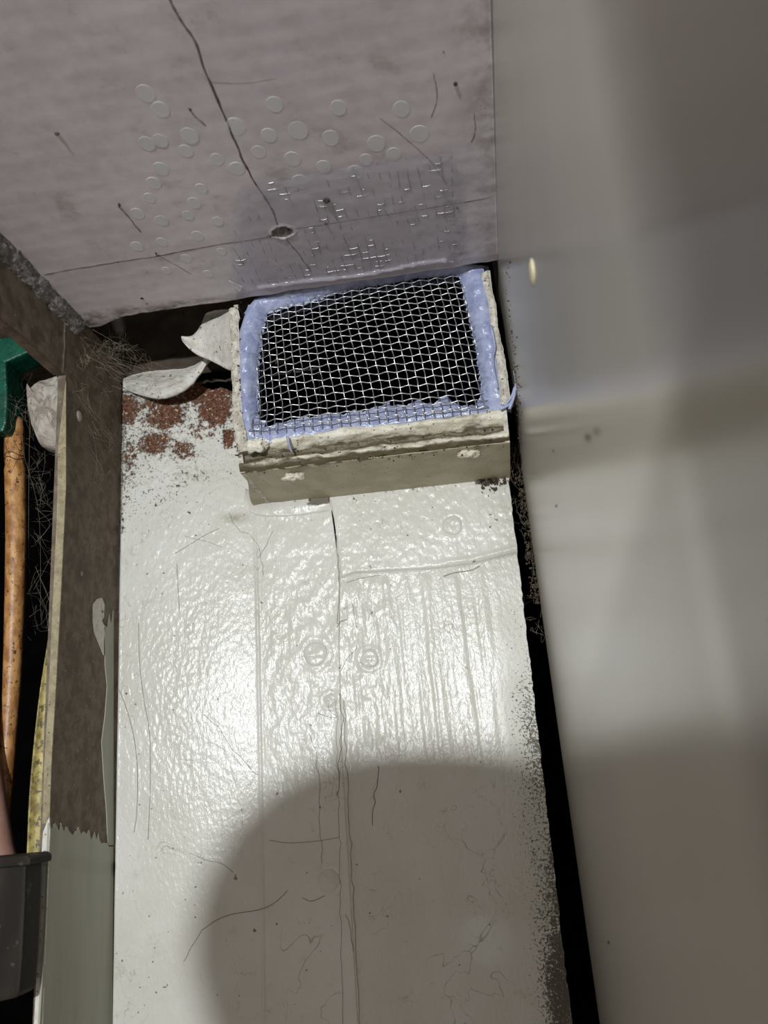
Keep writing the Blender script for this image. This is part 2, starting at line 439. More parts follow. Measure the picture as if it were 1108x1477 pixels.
JOINT = wpx([(484, 848), (492, 836), (510, 829), (560, 826), (620, 823), (680, 816), (720, 806), (750, 799)])
JOINT_Z = lambda x: np.interp(x, [p[0] for p in JOINT], [p[1] for p in JOINT])
right_x = lambda z: XR + 0 * z + 0.0006 * (vnoise(z * 400, z * 0 + 7) - 0.5)
def dirt_right(X, Z):
    e = np.exp(-((X - XR) / 0.016) ** 2)
    d = 0.9 * e * (0.35 + fbm(X * 60, Z * 22, 4, 12)) * smooth(0.10, 0.02, Z)
    d += 0.55 * np.exp(-((X - XR) / 0.016) ** 2) * smooth(0.02, -0.06, Z) * fbm(X * 70, Z * 30, 4, 14)
    d += 0.7 * np.exp(-((X - XR) / 0.004) ** 2) * smooth(0.085, 0.13, Z)
    c = xz(735, 880); d += 0.3 * np.exp(-((X - c[0]) / .012) ** 2 - ((Z - c[1]) / .02) ** 2)
    return d + 0.05
def h_low(X, Z):
    # vertical brush ridges under the joint, fading into smooth paint below
    m = smooth(JOINT_Z(X), JOINT_Z(X) - 0.006, Z) * smooth(-0.004, 0.02, Z)
    xw = X + 0.06 * (Z - 0.05) * 0.5 + 0.0016 * (fbm(X * 60, Z * 40, 3, 20) - 0.5)
    left = smooth(xz(600, 950)[0], xz(520, 950)[0], X)
    rid = fbm(xw * 340, Z * 16, 2, 21) - 0.5
    lum = fbm(X * 300, Z * 110, 3, 22) - 0.5
    mr = smooth(xz(745, 950)[0], xz(680, 950)[0], X)
    h = m * mr * (0.00085 * rid * (1 - 0.4 * left) + 0.0011 * lum * left) + 0.0003 * (fbm(X * 60, Z * 40, 3, 25) - 0.5)
    h += rivet_ring(X, Z, 'b') + seam_bead(X, Z) * 0.9
    h += 0.0009 * np.exp(-((X - XR) / 0.0012) ** 2) * 0
    return h
make_sheet('lower_plate', SEAM_X, right_x, lambda U: -0.18 + 0 * U,
           lambda U: JOINT_Z(SEAM_X(np.array(0.09)) + (XR - SEAM_X(np.array(0.09))) * U) + 0.001, h_low, dirt_right, zero,
           lambda X, Z: 0.3 * smooth(0.08, 0.1, Z) + 0.1, label='lower cream plate with thick vertical brush ridges')
def h_top(X, Z):
    h = 0.0013 + 0.0004 * (fbm(X * 90, Z * 90, 4, 31) - 0.5) + 0.0004 * (fbm(X * 500, Z * 300, 3, 32) - 0.5)
    h += rivet_ring(X, Z, 'c')
    d = Z - JOINT_Z(X)
    h -= 0.0012 * np.exp(-(d / 0.0008) ** 2)
    h += 0.0006 * np.exp(-((d - 0.0028) / 0.0012) ** 2) * smooth(xz(590, 820)[0], xz(680, 815)[0], X)
    h -= 0.0016 * np.exp(-((X - SEAM_X(Z)) / 0.0007) ** 2)
    return h
make_sheet('top_plate', lambda z: SEAM_X(z) + 0.0009 * smooth(0.10, 0.115, z) * smooth(0.128, 0.118, z), right_x, lambda U: JOINT_Z(SEAM_X(np.array(0.1)) + (XR - SEAM_X(np.array(0.1))) * U), lambda U: 0.1325 + 0 * U,
           h_top, lambda X, Z: dirt_right(X, Z) * 0.7 + 0.06, zero,
           lambda X, Z: 0.3 * np.exp(-((X - XR) / 0.01) ** 2) + 0.12 * smooth(0.0, 0.001, 0.0015 - np.abs(Z - JOINT_Z(X))), label='short cream plate just under the vent ledge')
for k, (c, r) in RIV.items():         # rivet heads drowned in paint
    nr, na = 9, 28
    V = []; hb = {'c': 0.0013}.get(k, 0.0)
    if k in 'adef': hb += float(h_left(np.array([c[0]]), np.array([c[1]]))[0]) - 0.0002
    for i in range(nr):
        q = i / (nr - 1)
        for j in range(na):
            a = 2 * math.pi * j / na; rr = r * q * (1 + 0.05 * math.sin(3 * a + c[0] * 900))
            hz = 0.0008 * (1 - q ** 3) + 0.0005 * (vnoise(np.array([math.cos(a) * q * 3 + 9]), np.array([math.sin(a) * q * 3 + c[1] * 500]))[0] - 0.5) * (1 - q ** 3)
            if q == 1: hz = -0.0012
            V.append((c[0] + rr * math.cos(a), -hb - hz, c[1] + rr * math.sin(a)))
    Fq = [(i * na + j, (i + 1) * na + j, (i + 1) * na + (j + 1) % na, i * na + (j + 1) % na) for i in range(nr - 1) for j in range(na)]
    raw('rivet', V, Fq, M_wall, wall, True, dict(dirt=np.full(len(V), 0.22), rust=np.zeros(len(V)), stain=np.full(len(V), 0.1)))

fillet_low = [(350, 722), (368, 742), (420, 744), (480, 736)]; fillet_high = [(354, 704), (374, 713), (410, 712), (472, 716)]
# torn paint flaps
def band(name, low, high, ylow, yhigh, mat, parent, n=40, m=10, bow=0.002, thick=(0, 0.0009, 0)):
    A = spline([onY(*p, y) for p, y in zip(low, ylow)], n); B = spline([onY(*p, y) for p, y in zip(high, yhigh)], n)
    t = np.linspace(0, 1, m)[None, :, None]
    P = A[:, None] * (1 - t) + B[:, None] * t
    P[..., 1] += -bow * np.sin(np.pi * t[..., 0]) + 0.0012 * (fbm(P[..., 0] * 400, P[..., 2] * 400, 3, 41) - 0.5)
    return grid(name, P, mat, parent, thick=thick)
fl = band('paint_flap', [(181, 562), (200, 569), (228, 575), (252, 570), (275, 556), (292, 534), (303, 515)],
     [(178, 546), (198, 539), (222, 535), (245, 533), (268, 531), (288, 522), (299, 512)],
     [-.002, -.006, -.010, -.013, -.015, -.016, -.017], [0, -.001, -.003, -.006, -.010, -.014, -.0165], M_white, wall)
fl['label'] = 'white curl of paint lifting off the torn top edge'
fl = band('paint_flap', [(263, 492), (272, 502), (284, 511), (300, 518), (316, 526), (330, 533), (341, 532)],
     [(270, 489), (283, 483), (292, 466), (297, 452), (312, 448), (328, 446), (342, 445)],
     [-.030, -.029, -.029, -.030, -.034, -.040, -.046], [-.028, -.027, -.028, -.030, -.034, -.040, -.046], M_white, wall, bow=0.004)
fl['label'] = 'pale torn flap hanging beside the vent frame'

band('paint_fillet', fillet_low, fillet_high, [-.0004] * 4, [-.005, -.006, -.005, -.002], M_wall, wall, bow=-.001)
# scratches and hair on the wall
def on_wall(pts, y=-0.0006, n=24, wob=0.0):
    P = spline([onY(px, py, y) for px, py in pts], n)
    if wob: P[:, 0] += (vnoise(P[:, 2] * 300, P[:, 2] * 0 + 5) - .5) * wob
    hf = np.where(P[:, 0] < SEAM_X(P[:, 2]), h_left(P[:, 0], P[:, 2]), np.where(P[:, 2] > JOINT_Z(P[:, 0]), h_top(P[:, 0], P[:, 2]), h_low(P[:, 0], P[:, 2])))
    P[:, 1] = -hf - 0.00012
    return P
mu = Multi()
for pts, r in [([(172, 985), (186, 1020), (197, 1060), (203, 1110), (202, 1170), (198, 1200)], .00022), ([(204, 900), (206, 960), (212, 1010), (220, 1060), (221, 1130), (218, 1210)], .0002),
               ([(256, 800), (275, 788), (300, 772), (318, 763)], .0002),
               ([(258, 815), (260, 850), (262, 880)], .0002),
               ([(500, 795 + 45), (520, 834), (548, 829)], .0002), ([(640, 831), (655, 826), (680, 822), (692, 816)], .0004)]:
    v, f = tube_data(on_wall(pts), r * .7, 5); mu.add(v, f)
for pts, r in [([(484, 770), (488, 830), (488, 900)], .0005), ([(497, 1010), (499, 1100), (505, 1200), (510, 1300), (514, 1400), (518, 1480)], .0004), ([(486, 1010), (486, 1090), (490, 1200), (491, 1320), (493, 1480)], .00025)]:
    v, f = tube_data(on_wall(pts, n=40, wob=.0012), r * .4, 5); mu.add(v, f)
sc = mu.build('scratch_marks', M_scr, wall); sc['kind'] = 'stuff'
mu = Multi()
for pts, r in [([(446, 1058), (454, 1080), (459, 1130), (462, 1190), (465, 1245)], .00016), ([(298, 1030), (320, 1055), (340, 1085), (372, 1118)], .0002), ([(305, 1070), (330, 1085), (350, 1105)], .00013),
               ([(293, 1340), (330, 1320), (375, 1312), (400, 1300), (412, 1285)], .00022), ([(293, 1340), (280, 1362), (268, 1385)], .0002), ([(390, 1212), (420, 1216), (460, 1213), (490, 1208)], .00015),
               ([(275, 1230), (300, 1240), (322, 1245), (338, 1258)], .00016), ([(490, 1000), (494, 1040), (490, 1090), (486, 1147)], .00028), ([(545, 1105), (541, 1140), (538, 1190)], .0003),
               ([(493, 968), (498, 955), (508, 942), (515, 932)], .0002), ([(488, 905), (492, 897), (502, 893)], .0003), ([(460, 1028), (472, 1034), (484, 1034), (476, 1022), (474, 1005)], .0002),
               ([(500, 1320), (506, 1350), (509, 1372)], .0002), ([(640, 895), (648, 912), (652, 900), (640, 905), (655, 915)], .00012), ([(660, 948), (668, 958), (676, 964)], .00015),
               ([(437, 1295), (450, 1300), (470, 1292)], .0002), ([(270, 775), (300, 782), (320, 790)], .00014), ([(330, 740), (345, 765), (360, 770), (372, 790), (380, 830)], .00016),
               ([(395, 765), (380, 790), (372, 805)], .00014), ([(520, 955), (530, 960), (540, 950), (530, 945), (536, 962)], .00018), ([(508, 870), (512, 885), (516, 905)], .0002)]:
    v, f = tube_data(on_wall(pts, wob=.0014), r * .42, 5); mu.add(v, f)
h = mu.build('hair_strands', M_hair); tag(h, 'fine dark hairs stuck to the cream painted wall', 'hair', kind='stuff')
def bits(name, spots, mat, parent=None):
    m_ = Multi()
    for c, s in spots:
        bm = bmesh.new(); bmesh.ops.create_icosphere(bm, subdivisions=1, radius=1)
        sc_ = np.array([random.uniform(.5, 1.4) for _ in range(3)]) * s
        vv = [np.array(c) + np.array(v.co) * sc_ * random.uniform(.7, 1.3) for v in bm.verts]
        m_.add(vv, [tuple(v.index for v in f.verts) for f in bm.faces]); bm.free()
    return m_.build(name, mat, parent, False)

# ------------------------------------------------------------------ behind the wall: added black shell and brown header
trim = empty('trim_1'); tag(trim, 'dark brown header board in the recess above the torn paint', 'board', kind='structure')
n, m_ = 40, 90
U, V = np.meshgrid(np.linspace(-0.21, -0.09, m_), np.linspace(0.2068, 0.30, n))
P = np.stack([U, 0.010 - 0.004 * fbm(U * 90, V * 160, 4, 50) - 0.003 * smooth(.222, .219, V), V], -1)
grid('board_face', P, M_header, trim, thick=(0, 0.01, 0))
cav = empty('added_shade_shell'); tag(cav, 'black shell added behind the plates and the steel upright to keep the gaps dark', 'cavity', kind='structure')
box('back_shade_board', (-0.40, 0.10, -0.30), (0.16, 0.11, 0.42), M_void, cav)  # black boxes added to shut ambient light out of the gaps
box('top_shade_board', (-0.40, -0.30, 0.30), (0.16, 0.10, 0.31), M_void, cav)
box('side_shade_board', (-0.40, -0.20, -0.30), (-0.39, 0.10, 0.30), M_void, cav)
box('side_shade_board', (0.15, 0.02, -0.30), (0.16, 0.10, 0.30), M_void, cav)
box('bottom_shade_board', (-0.40, -0.06, -0.30), (0.16, 0.10, -0.29), M_void, cav)

# ------------------------------------------------------------------ ceiling board
def ceiling():
    y0, y1 = -0.30, -0.0505
    x0, x1 = -0.1752, 0.0172
    nx, ny = 300, 330
    U, V = np.meshgrid(np.linspace(0, 1, nx), np.linspace(0, 1, ny))
    X_ = x0 + (x1 - x0) * U
    yb = y1 - 0.0045 * U + 0.0008 * (fbm(X_ * 160, X_ * 0, 3, 61) - .5) * 2
    yb = np.where(X_ < -0.155, yb + 0.005 * smooth(-0.155, -0.17, X_), yb)
    Y_ = y0 + (yb - y0) * V
    Zc = H + 0.0004 * (fbm(X_ * 40, Y_ * 40, 3, 60) - .5)
    hc = onZ(408, 335, H)
    e = np.hypot((X_ - hc[0]) / 0.0042, (Y_ - hc[1]) / 0.0036) + 0.5 * (fbm(X_ * 500, Y_ * 500, 3, 62) - .5)
    Zc = Zc + 0.016 * smooth(1.0, 0.8, e)
    Zc = Zc - 0.0006 * np.exp(-((e - 1.12) / 0.12) ** 2)
    Zc = Zc + 0.0012 * smooth(0.97, 1.0, V)
    dirt = 0.9 * smooth(-0.064, -0.052, Y_) * smooth(-0.09, -0.12, X_) + 0.55 * smooth(0.004, 0.016, X_) * fbm(X_ * 120, Y_ * 40, 3, 63) + 0.9 * smooth(1.25, 0.9, e)
    dirt = dirt + 0.5 * np.exp(-((X_ - 0.001) / .004) ** 2) * smooth(-0.13, -0.09, Y_) + 0.15
    o = grid('ceiling', np.stack([X_, Y_, Zc], -1)[::-1], M_ceil, None, dict(dirt=np.clip(dirt, 0, 1)[::-1], pit=smooth(1.02, 0.9, e)[::-1]), thick=(0, 0, 0.007))
    return tag(o, 'lilac grey cracked board overhead, meeting the top of the vent', 'ceiling', kind='structure')
ceil = ceiling()
def on_ceil(pts, n=40, wob=.0005, dz=0.00012):
    P = spline([onZ(px, py, H) for px, py in pts], n)
    P[:, 0] += (vnoise(P[:, 1] * 260 + P[:, 0] * 200, P[:, 1] * 0 + 8) - .5) * wob
    P[:, 1] += (vnoise(P[:, 0] * 260, P[:, 1] * 0 + 3) - .5) * wob
    P[:, 2] = H + 0.0004 * (fbm(P[:, 0] * 40, P[:, 1] * 40, 3, 60) - .5) - dz * 0 
    return P
UPV = np.array([0, 0, 1.0])
for pts, r in [([(240, -12), (262, 30), (282, 62), (300, 112), (330, 182), (352, 235), (372, 270), (392, 302), (400, 326)], .00055),
               ([(412, 345), (424, 358), (436, 374), (448, 392)], .0005),
               ([(62, 396), (100, 389), (160, 379), (230, 369), (300, 355), (350, 348), (396, 340)], .00045),
               ([(420, 331), (480, 322), (560, 309), (640, 297), (708, 285)], .0003),
               ([(232, 370), (245, 378), (262, 388), (276, 396)], .0002), ([(385, 342), (392, 339), (400, 337)], .0011),
               ([(170, 296), (178, 305), (190, 318), (203, 335)], .0007), ([(270, 155), (282, 168), (298, 182)], .0006), ([(225, 369), (232, 368)], .0008),
               ([(545, 168), (585, 200), (620, 232), (645, 268)], .0004), ([(625, 105), (630, 140), (622, 170)], .0004), ([(684, 160), (685, 185), (680, 205)], .0006), ([(300, 118), (345, 120), (400, 112)], .0003)]:
    P = on_ceil(pts, max(8, len(pts) * 7))
    rr = r * .72 * (0.55 + 0.9 * vnoise(np.arange(len(P)) * 0.7, np.zeros(len(P)) + r * 1e5)); rr[0] *= .3; rr[-1] *= .3
    tube('crack' if len(pts) > 4 or pts[0][1] > 330 else 'stain_streak', P, rr * (1 if len(pts) > 4 or pts[0][1] > 330 else .7), M_crack if len(pts) > 4 or pts[0][1] > 330 else M_streak, ceil, 6, flat=(UPV, 0.35))
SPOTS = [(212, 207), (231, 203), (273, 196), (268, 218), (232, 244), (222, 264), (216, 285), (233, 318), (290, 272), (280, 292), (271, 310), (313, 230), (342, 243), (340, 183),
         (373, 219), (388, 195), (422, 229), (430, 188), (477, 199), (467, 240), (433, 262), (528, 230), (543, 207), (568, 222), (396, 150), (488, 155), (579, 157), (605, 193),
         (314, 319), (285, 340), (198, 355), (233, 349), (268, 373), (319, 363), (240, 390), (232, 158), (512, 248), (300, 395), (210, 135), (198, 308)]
for i, (px, py) in enumerate(SPOTS):  # pale discs painted in for bright round reflections on the board
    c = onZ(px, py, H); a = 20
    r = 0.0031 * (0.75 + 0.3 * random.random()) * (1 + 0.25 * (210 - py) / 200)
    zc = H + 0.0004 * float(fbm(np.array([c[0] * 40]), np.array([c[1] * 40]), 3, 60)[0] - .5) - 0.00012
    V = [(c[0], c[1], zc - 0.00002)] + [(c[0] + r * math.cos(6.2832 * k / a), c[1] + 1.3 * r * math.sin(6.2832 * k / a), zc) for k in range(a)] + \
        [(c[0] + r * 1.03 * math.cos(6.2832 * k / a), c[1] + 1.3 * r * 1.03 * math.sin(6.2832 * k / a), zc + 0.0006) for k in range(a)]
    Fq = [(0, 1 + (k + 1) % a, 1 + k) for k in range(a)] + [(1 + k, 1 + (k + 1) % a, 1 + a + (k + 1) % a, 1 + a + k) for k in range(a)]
    raw('painted_glint', V, Fq, M_spot, ceil, False)
bits('dark_specks', [(onZ(px, py, H), s) for (px, py), s in [((471, 287), .0016), ((82, 192), .001), ((172, 295), .001), ((657, 120), .0009), ((274, 158), .0009), ((560, 310), .0005), ((640, 75), .0005), ((170, 378), .0006), ((205, 430), .0007), ((212, 438), .0005), ((660, 300), .0008), ((470, 322), .0008), ((225, 365), .0006)]], M_speck, ceil)['kind'] = 'stuff'

# ------------------------------------------------------------------ right-hand panel
panel = empty('wall_right'); tag(panel, 'large glossy cream panel filling the right side, out of focus', 'panel', kind='structure')
def pan_x(z): return 0.02170 - 0.0190 * z
prof = [(0.050, 0.006), (0.016, 0.0045), (0.0105, 0.0028), (0.0075, 0.0012), (0.0045, 0.0004), (0.001, 0.0), (-0.01, -0.0002), (-0.05, -0.0004), (-0.11, -0.0004), (-0.20, -0.0002), (-0.30, 0.0), (-0.39, 0.0)]
zz = np.linspace(-0.22, 0.34, 60)
P = np.array([[(pan_x(z) + dx, y, z) for (y, dx) in prof] for z in zz])
grid('panel_face', P[:, ::-1], M_panel, panel, thick=(0.02, 0, 0))
o = bits('dirt_specks', [(np.array([pan_x(onX(px, py, .02)[2]) - .0002, onX(px, py, .0205)[1], onX(px, py, .0205)[2]]), s) for (px, py), s in
     [((802, 650), .0007), ((805, 730), .0006), ((870, 1360), .0006), ((726, 372), .0009), ((732, 452), .0007), ((722, 358), .0005), ((752, 500), .0006), ((790, 918), .0004), ((850, 630), .0009), ((862, 622), .0006)]], M_speck, panel)
o['kind'] = 'stuff'
p = onX(762, 392, pan_x(.2)); bm = bmesh.new(); bmesh.ops.create_uvsphere(bm, u_segments=16, v_segments=10, radius=1)
for v in bm.verts:
    v.co = Vector((v.co.x * .0009, v.co.y * .0040 * (1 - .2 * v.co.z), v.co.z * .0034))
    v.co += Vector((pan_x(p[2]) - 0.0002, p[1], p[2]))
me = bpy.data.meshes.new('dried_drip'); bm.to_mesh(me); bm.free(); link('dried_drip', me, M_drop, panel, True)['label'] = 'small yellowish dried drip'

# ------------------------------------------------------------------ vent box
vent = empty('vent_box'); tag(vent, 'chipped cream vent box with moulded ledge under the wire mesh', 'vent')
BX0, BX1 = -0.1035, 0.0135
# moulded ledge: profile swept along x
prof = [(0.001, 0.1302), (-0.030, 0.1308), (-0.0445, 0.1312), (-0.0462, 0.1316), (-0.0478, 0.1330), (-0.0480, 0.1345), (-0.0468, 0.1358), (-0.0462, 0.1372), (-0.0470, 0.1388), (-0.0490, 0.1398),
        (-0.0508, 0.1412), (-0.0512, 0.1430), (-0.0500, 0.1446), (-0.0470, 0.1452), (-0.040, 0.1455), (-0.010, 0.1455)]
def sweep(name, prof, x0, x1, mat, n=240, amp=.0012, seed=70, flare=0.0, sub=4):
    pr = spline([(a, b) for a, b in prof], len(prof) * sub); xs = np.linspace(x0, x1, n)
    Xg, K = np.meshgrid(xs, np.arange(len(pr)), indexing='ij')
    Yg = pr[K, 0]; Zg = pr[K, 1]
    w = smooth(-.02, -.045, Yg)
    nz = fbm(Xg * 130, K * 0.13, 4, seed) - .5; ny = fbm(Xg * 130, K * 0.13 + 40, 4, seed + 1) - .5
    Zg = Zg + amp * nz * (0.25 + w) ; Yg = Yg + amp * 1.2 * ny * w
    Xg = Xg - flare * (1 - smooth(-.045, 0.0, -Yg * 0 + Yg) * 0 - smooth(0, .045, -Yg)) * (1 - (Xg - x0) / (x1 - x0)) ** 3
    zm = pr[K, 1]
    dirt = np.exp(-((zm - .1374) / .0014) ** 2) + .75 * np.exp(-((zm - .1322) / .0012) ** 2) * (Yg < -.04) + .25 + .5 * np.exp(-((Xg - BX0) / .008) ** 2) + .35 * (fbm(Xg * 50, K * .1, 3, seed + 7) - .5)
    return grid(name, np.stack([Xg, Yg, Zg], -1), mat, vent, dict(dirt=dirt))
n_under = 3
o = sweep('underside', prof[:3] + [(-0.0458, 0.1316)], BX0 + .001, BX1, M_under, amp=.0006, flare=.008)
o['label'] = 'stained underside of the ledge'
sweep('ledge', prof[2:], BX0, BX1, M_ledge, amp=.0018, seed=74)
# end cheek left and ragged corner
prism('side_cheek', [(BX0, 0.0, .130), (BX0, -.046, .1312), (BX0, -.0505, .142), (BX0, -.050, .2113), (BX0, 0, .2113)], (0.002, 0, 0), M_lip, vent)
prism('side_cheek', [(BX1 - .002, 0.03, .130), (BX1 - .002, -.046, .1312), (BX1 - .002, -.0505, .142), (BX1 - .002, -.050, .2113), (BX1 - .002, 0.03, .2113)], (0.002, 0, 0), M_lip, vent)
def lip(name, outer, inner, y, mat, thick=.008, n=90, m=9, seed=80, dome=.0012):
    A = spline([onY(*p, y) for p in outer], n); B = spline([onY(*p, y) for p in inner], n)
    t = np.linspace(0, 1, m)[None, :]; P = A[:, None] * (1 - t[..., None]) + B[:, None] * t[..., None]
    s = np.arange(n)[:, None] * 0.22
    edge = np.sin(np.pi * t) ** .5
    P[..., 0] += .0012 * (fbm(s + 0 * t, t * 0 + seed, 3, seed) - .5) * (1 + 0 * t)
    P[..., 1] -= dome * edge + .0016 * (fbm(s * 2 + 0 * t, t * 3, 4, seed + 1) - .5)
    return grid(name, P, mat, vent, thick=(0, thick, 0))
lip('front_lip', [(330, 446), (333, 490), (334, 540), (335, 590), (338, 630), (343, 655)], [(344, 444), (346, 490), (347, 540), (349, 590), (355, 628), (362, 650)], -.0505, M_lip)
lip('front_lip', [(706, 392), (713, 430), (721, 480), (730, 530), (738, 585)], [(694, 396), (702, 430), (709, 480), (717, 530), (722, 585)], -.0505, M_lip, seed=84)
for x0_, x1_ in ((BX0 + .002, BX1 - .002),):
    box('duct_shade_board', (x0_, 0.098, .1455), (x1_, 0.0995, .2113), M_void, vent)
    box('duct_shade_board', (x0_, -.030, .2100), (x1_, 0.098, .2113), M_void, vent)
    box('duct_shade_board', (x0_, -.035, .1440), (x1_, 0.098, .1450), M_void, vent)
    box('duct_shade_board', (x0_, -.035, .1450), (x0_ + .001, 0.098, .2100), M_void, vent)
    box('duct_shade_board', (x1_ - .001, -.035, .1450), (x1_, 0.098, .2100), M_void, vent)
# plaster lumps on the corner and ledge
def lumps(name, spots, mat, parent):
    for (px, py, y, rx, rz, seed) in spots:
        c = onY(px, py, y); bm = bmesh.new(); bmesh.ops.create_icosphere(bm, subdivisions=4, radius=1)
        for v in bm.verts:
            q = np.array(v.co); s = 1 + 1.5 * (fbm(np.array([q[0] * 2.6 + seed]), np.array([q[2] * 2.6 + q[1] * 2]), 4, seed)[0] - .5)
            v.co = Vector((c[0] + q[0] * rx * s, c[1] + q[1] * .0022 * s, c[2] + q[2] * rz * s))
        me = bpy.data.meshes.new(name); bm.to_mesh(me); bm.free(); link(name, me, mat, parent, True)
lumps('plaster_lump', [(368, 643, -.051, .0052, .0028, 3), (424, 688, -.040, .0050, .0016, 4), (676, 655, -.042, .0044, .0018, 6)], M_ledge, vent)

# ------------------------------------------------------------------ wire mesh
mesh_t = empty('wire_mesh'); tag(mesh_t, 'galvanised woven wire mesh stretched across the vent opening', 'mesh')
SY = -0.0490
TL, TR, BR, BL = [onY(*p, SY) for p in [(366, 428), (676, 380), (706, 598), (362, 632)]]
def mesh_pt(s, t):
    s = np.asarray(s, float); t = np.asarray(t, float)
    ss = 0.5 + (s - 0.5) * 0.86 + 0.07 * np.sin(np.pi * np.clip(s - .5, -.5, .5)) * 1.0
    sx = ss[..., None]; tx = t[..., None]
    P = (TL * (1 - sx) + TR * sx) * (1 - tx) + (BL * (1 - sx) + BR * sx) * tx
    q = np.clip(1 - (2 * s - 1) ** 2, 0, 1); r_ = np.clip(1 - (2 * t - 1.0) ** 2, 0, 1)
    P[..., 1] += -0.0075 * np.sqrt(q + 1e-6) * np.sqrt(r_ + 1e-6) * (0.6 + 0.4 * t) + 0.0035
    P[..., 1] += 0.0009 * (fbm(s * 5, t * 4, 2, 90) - .5) - 0.0072 * smooth(.78, 1.0, t)
    return P
NV, NH = 27, 22
WR = 0.00027
for i in range(-2, NV + 3):               # upright wires lean to the right going down
    t = np.linspace(0.0, 1.0, NH * 4 + 1)
    s = (i + .5) / NV + 0.085 * (t - 0.5) + 0.006 * np.sin(t * 5 + i * .3) * .6
    ok = (s > 0.0) & (s < 1.0)
    if ok.sum() < 10: continue
    t, s = t[ok], s[ok]; P = mesh_pt(s, t)
    P[:, 1] += 0.00034 * np.cos(np.pi * (t * NH) + np.pi * i)
    P[:, 0] += 0.00012 * np.sin(np.pi * (t * NH) + np.pi * i)
    tube('wire', P, WR, M_wire, mesh_t, 6)
for j in range(NH):
    t0 = (j + .5) / NH; t0 = t0 * (0.86 + 0.14 * t0)
    s = np.linspace(0.0, 1.0, NV * 4 + 1); t = t0 + 0.008 * np.sin(s * 6 + j * .2) * .5
    P = mesh_pt(s, t)
    ph = np.pi * ((s - 0.085 * (t - .5)) * NV - .5)
    P[:, 1] -= 0.00034 * np.cos(ph + np.pi * (j))
    P[:, 2] += 0.00022 * np.cos(ph + np.pi * (j))
    tube('wire', P, WR, M_wire, mesh_t, 6)
# the fold of mesh lying against the ceiling board, almost drowned in clear sealant
FILM = [(333, 412), (335, 350), (337, 292), (346, 274), (410, 262), (500, 242), (600, 228), (650, 224), (668, 262), (668, 320), (664, 380), (560, 392), (450, 404), (390, 418)]
FZ = H - 0.0011
filmw = [onZ(px, py, FZ)[:2] for px, py in FILM]
def fold_wire(P, deep):
    keep = inside(P[:, 0], P[:, 1], [tuple(q) for q in filmw])
    P = P[keep]
    if len(P) < 8: return
    near = np.hypot((P[:, 0] - onZ(408, 335, H)[0]) / .0064, (P[:, 1] - onZ(408, 335, H)[1]) / .0058) < 1
    if near.any():
        k0 = np.where(near)[0]
        if len(P) - k0[-1] > k0[0]: P = P[k0[-1] + 1:]
        else: P = P[:k0[0]]
        if len(P) < 8: return
    lift = (fbm(P[:, 0] * 190, P[:, 1] * 230, 3, 95) - .5) * 1.15 + .10 * smooth(-.085, -.06, P[:, 1])
    P[:, 2] = FZ + deep - 0.0013 * lift + 0.00016 * np.cos(np.arange(len(P)) * np.pi / 4)
    tube('wire', P, 0.00022, M_wire, mesh_t, 5)
a0 = onZ(340, 408, FZ); 
for i in range(29):
    x = -0.098 + i * 0.0038; y = np.linspace(-0.052, -0.135, 90)
    fold_wire(np.stack([x + 0.0006 * np.sin(y * 90 + i) + 0 * y, y, 0 * y], 1), .00128)
for j in range(22):
    y0_ = -0.054 - j * 0.0038; x = np.linspace(-0.099, 0.008, 110)
    fold_wire(np.stack([x, y0_ + 0.0006 * np.sin(x * 80 + j), 0 * x], 1), .00150)

# ------------------------------------------------------------------ sealant
seal = empty('silicone_sealant'); tag(seal, 'milky blue silicone smeared around the edges of the wire mesh', 'sealant')
def pad(name, inner, outer, y, rise, n=110, m=14, seed=1, thick=.006, ragged=.0012, lump=.0016, slope=.0035):
    A = resample([onY(*p, y) for p in inner], n); B = resample([onY(*p, y) for p in outer], n)
    t = np.linspace(0, 1, m)[None, :]; P = A[:, None] * (1 - t[..., None]) + B[:, None] * t[..., None]
    s = np.linspace(0, 1, n)[:, None]
    rg = ragged * 2 * (fbm(s * 60 + 0 * t, 0 * t, 3, seed) - .5) * (1 - t)
    P[..., 0] += rg; P[..., 2] += rg
    e = np.sin(np.pi * np.clip(t, 0, 1)) ** .6 * np.sin(np.pi * np.clip(s, .02, .98)) ** .25
    P[..., 1] += -rise * e - lump * (fbm(P[..., 0] * 330, P[..., 2] * 330, 4, seed + 2) - .5) * e
    P[..., 1] += slope * (1 - t) ** 2 - .0010 * (fbm(P[..., 0] * 900, P[..., 2] * 900, 3, seed + 5) - .5) * (1 - t) ** .7
    return grid(name, P, M_sil, seal, thick=(0, thick, 0))
pad('sealant_bead', [(374, 470), (380, 449), (420, 437), (450, 430), (490, 416), (540, 407), (600, 397), (650, 392), (672, 398)],
    [(352, 452), (368, 430), (420, 414), (450, 409), (500, 401), (560, 391), (620, 384), (665, 379), (705, 384)], -.0495, .002, seed=101)
pad('sealant_bead', [(384, 445), (378, 470), (372, 510), (369, 560), (371, 600), (386, 614)], [(358, 440), (345, 480), (345, 540), (349, 600), (357, 634), (372, 640)], -.0495, .003, seed=104)
pad('sealant_bead', [(662, 395), (670, 430), (680, 470), (687, 510), (694, 550), (692, 578)], [(697, 384), (707, 430), (714, 480), (721, 540), (730, 575), (738, 588)], -.0495, .0028, seed=107)
pad('sealant_bead', [(366, 596), (386, 612), (402, 606), (440, 600), (480, 594), (530, 588), (558, 580), (578, 585), (600, 574), (622, 581), (640, 569), (656, 583), (684, 583), (698, 560)],
    [(356, 630), (390, 640), (420, 633), (480, 626), (540, 618), (600, 608), (660, 600), (690, 600), (715, 595), (742, 578)], -.0506, .0006, n=180, seed=110, ragged=.0014, lump=.0009, slope=.002)
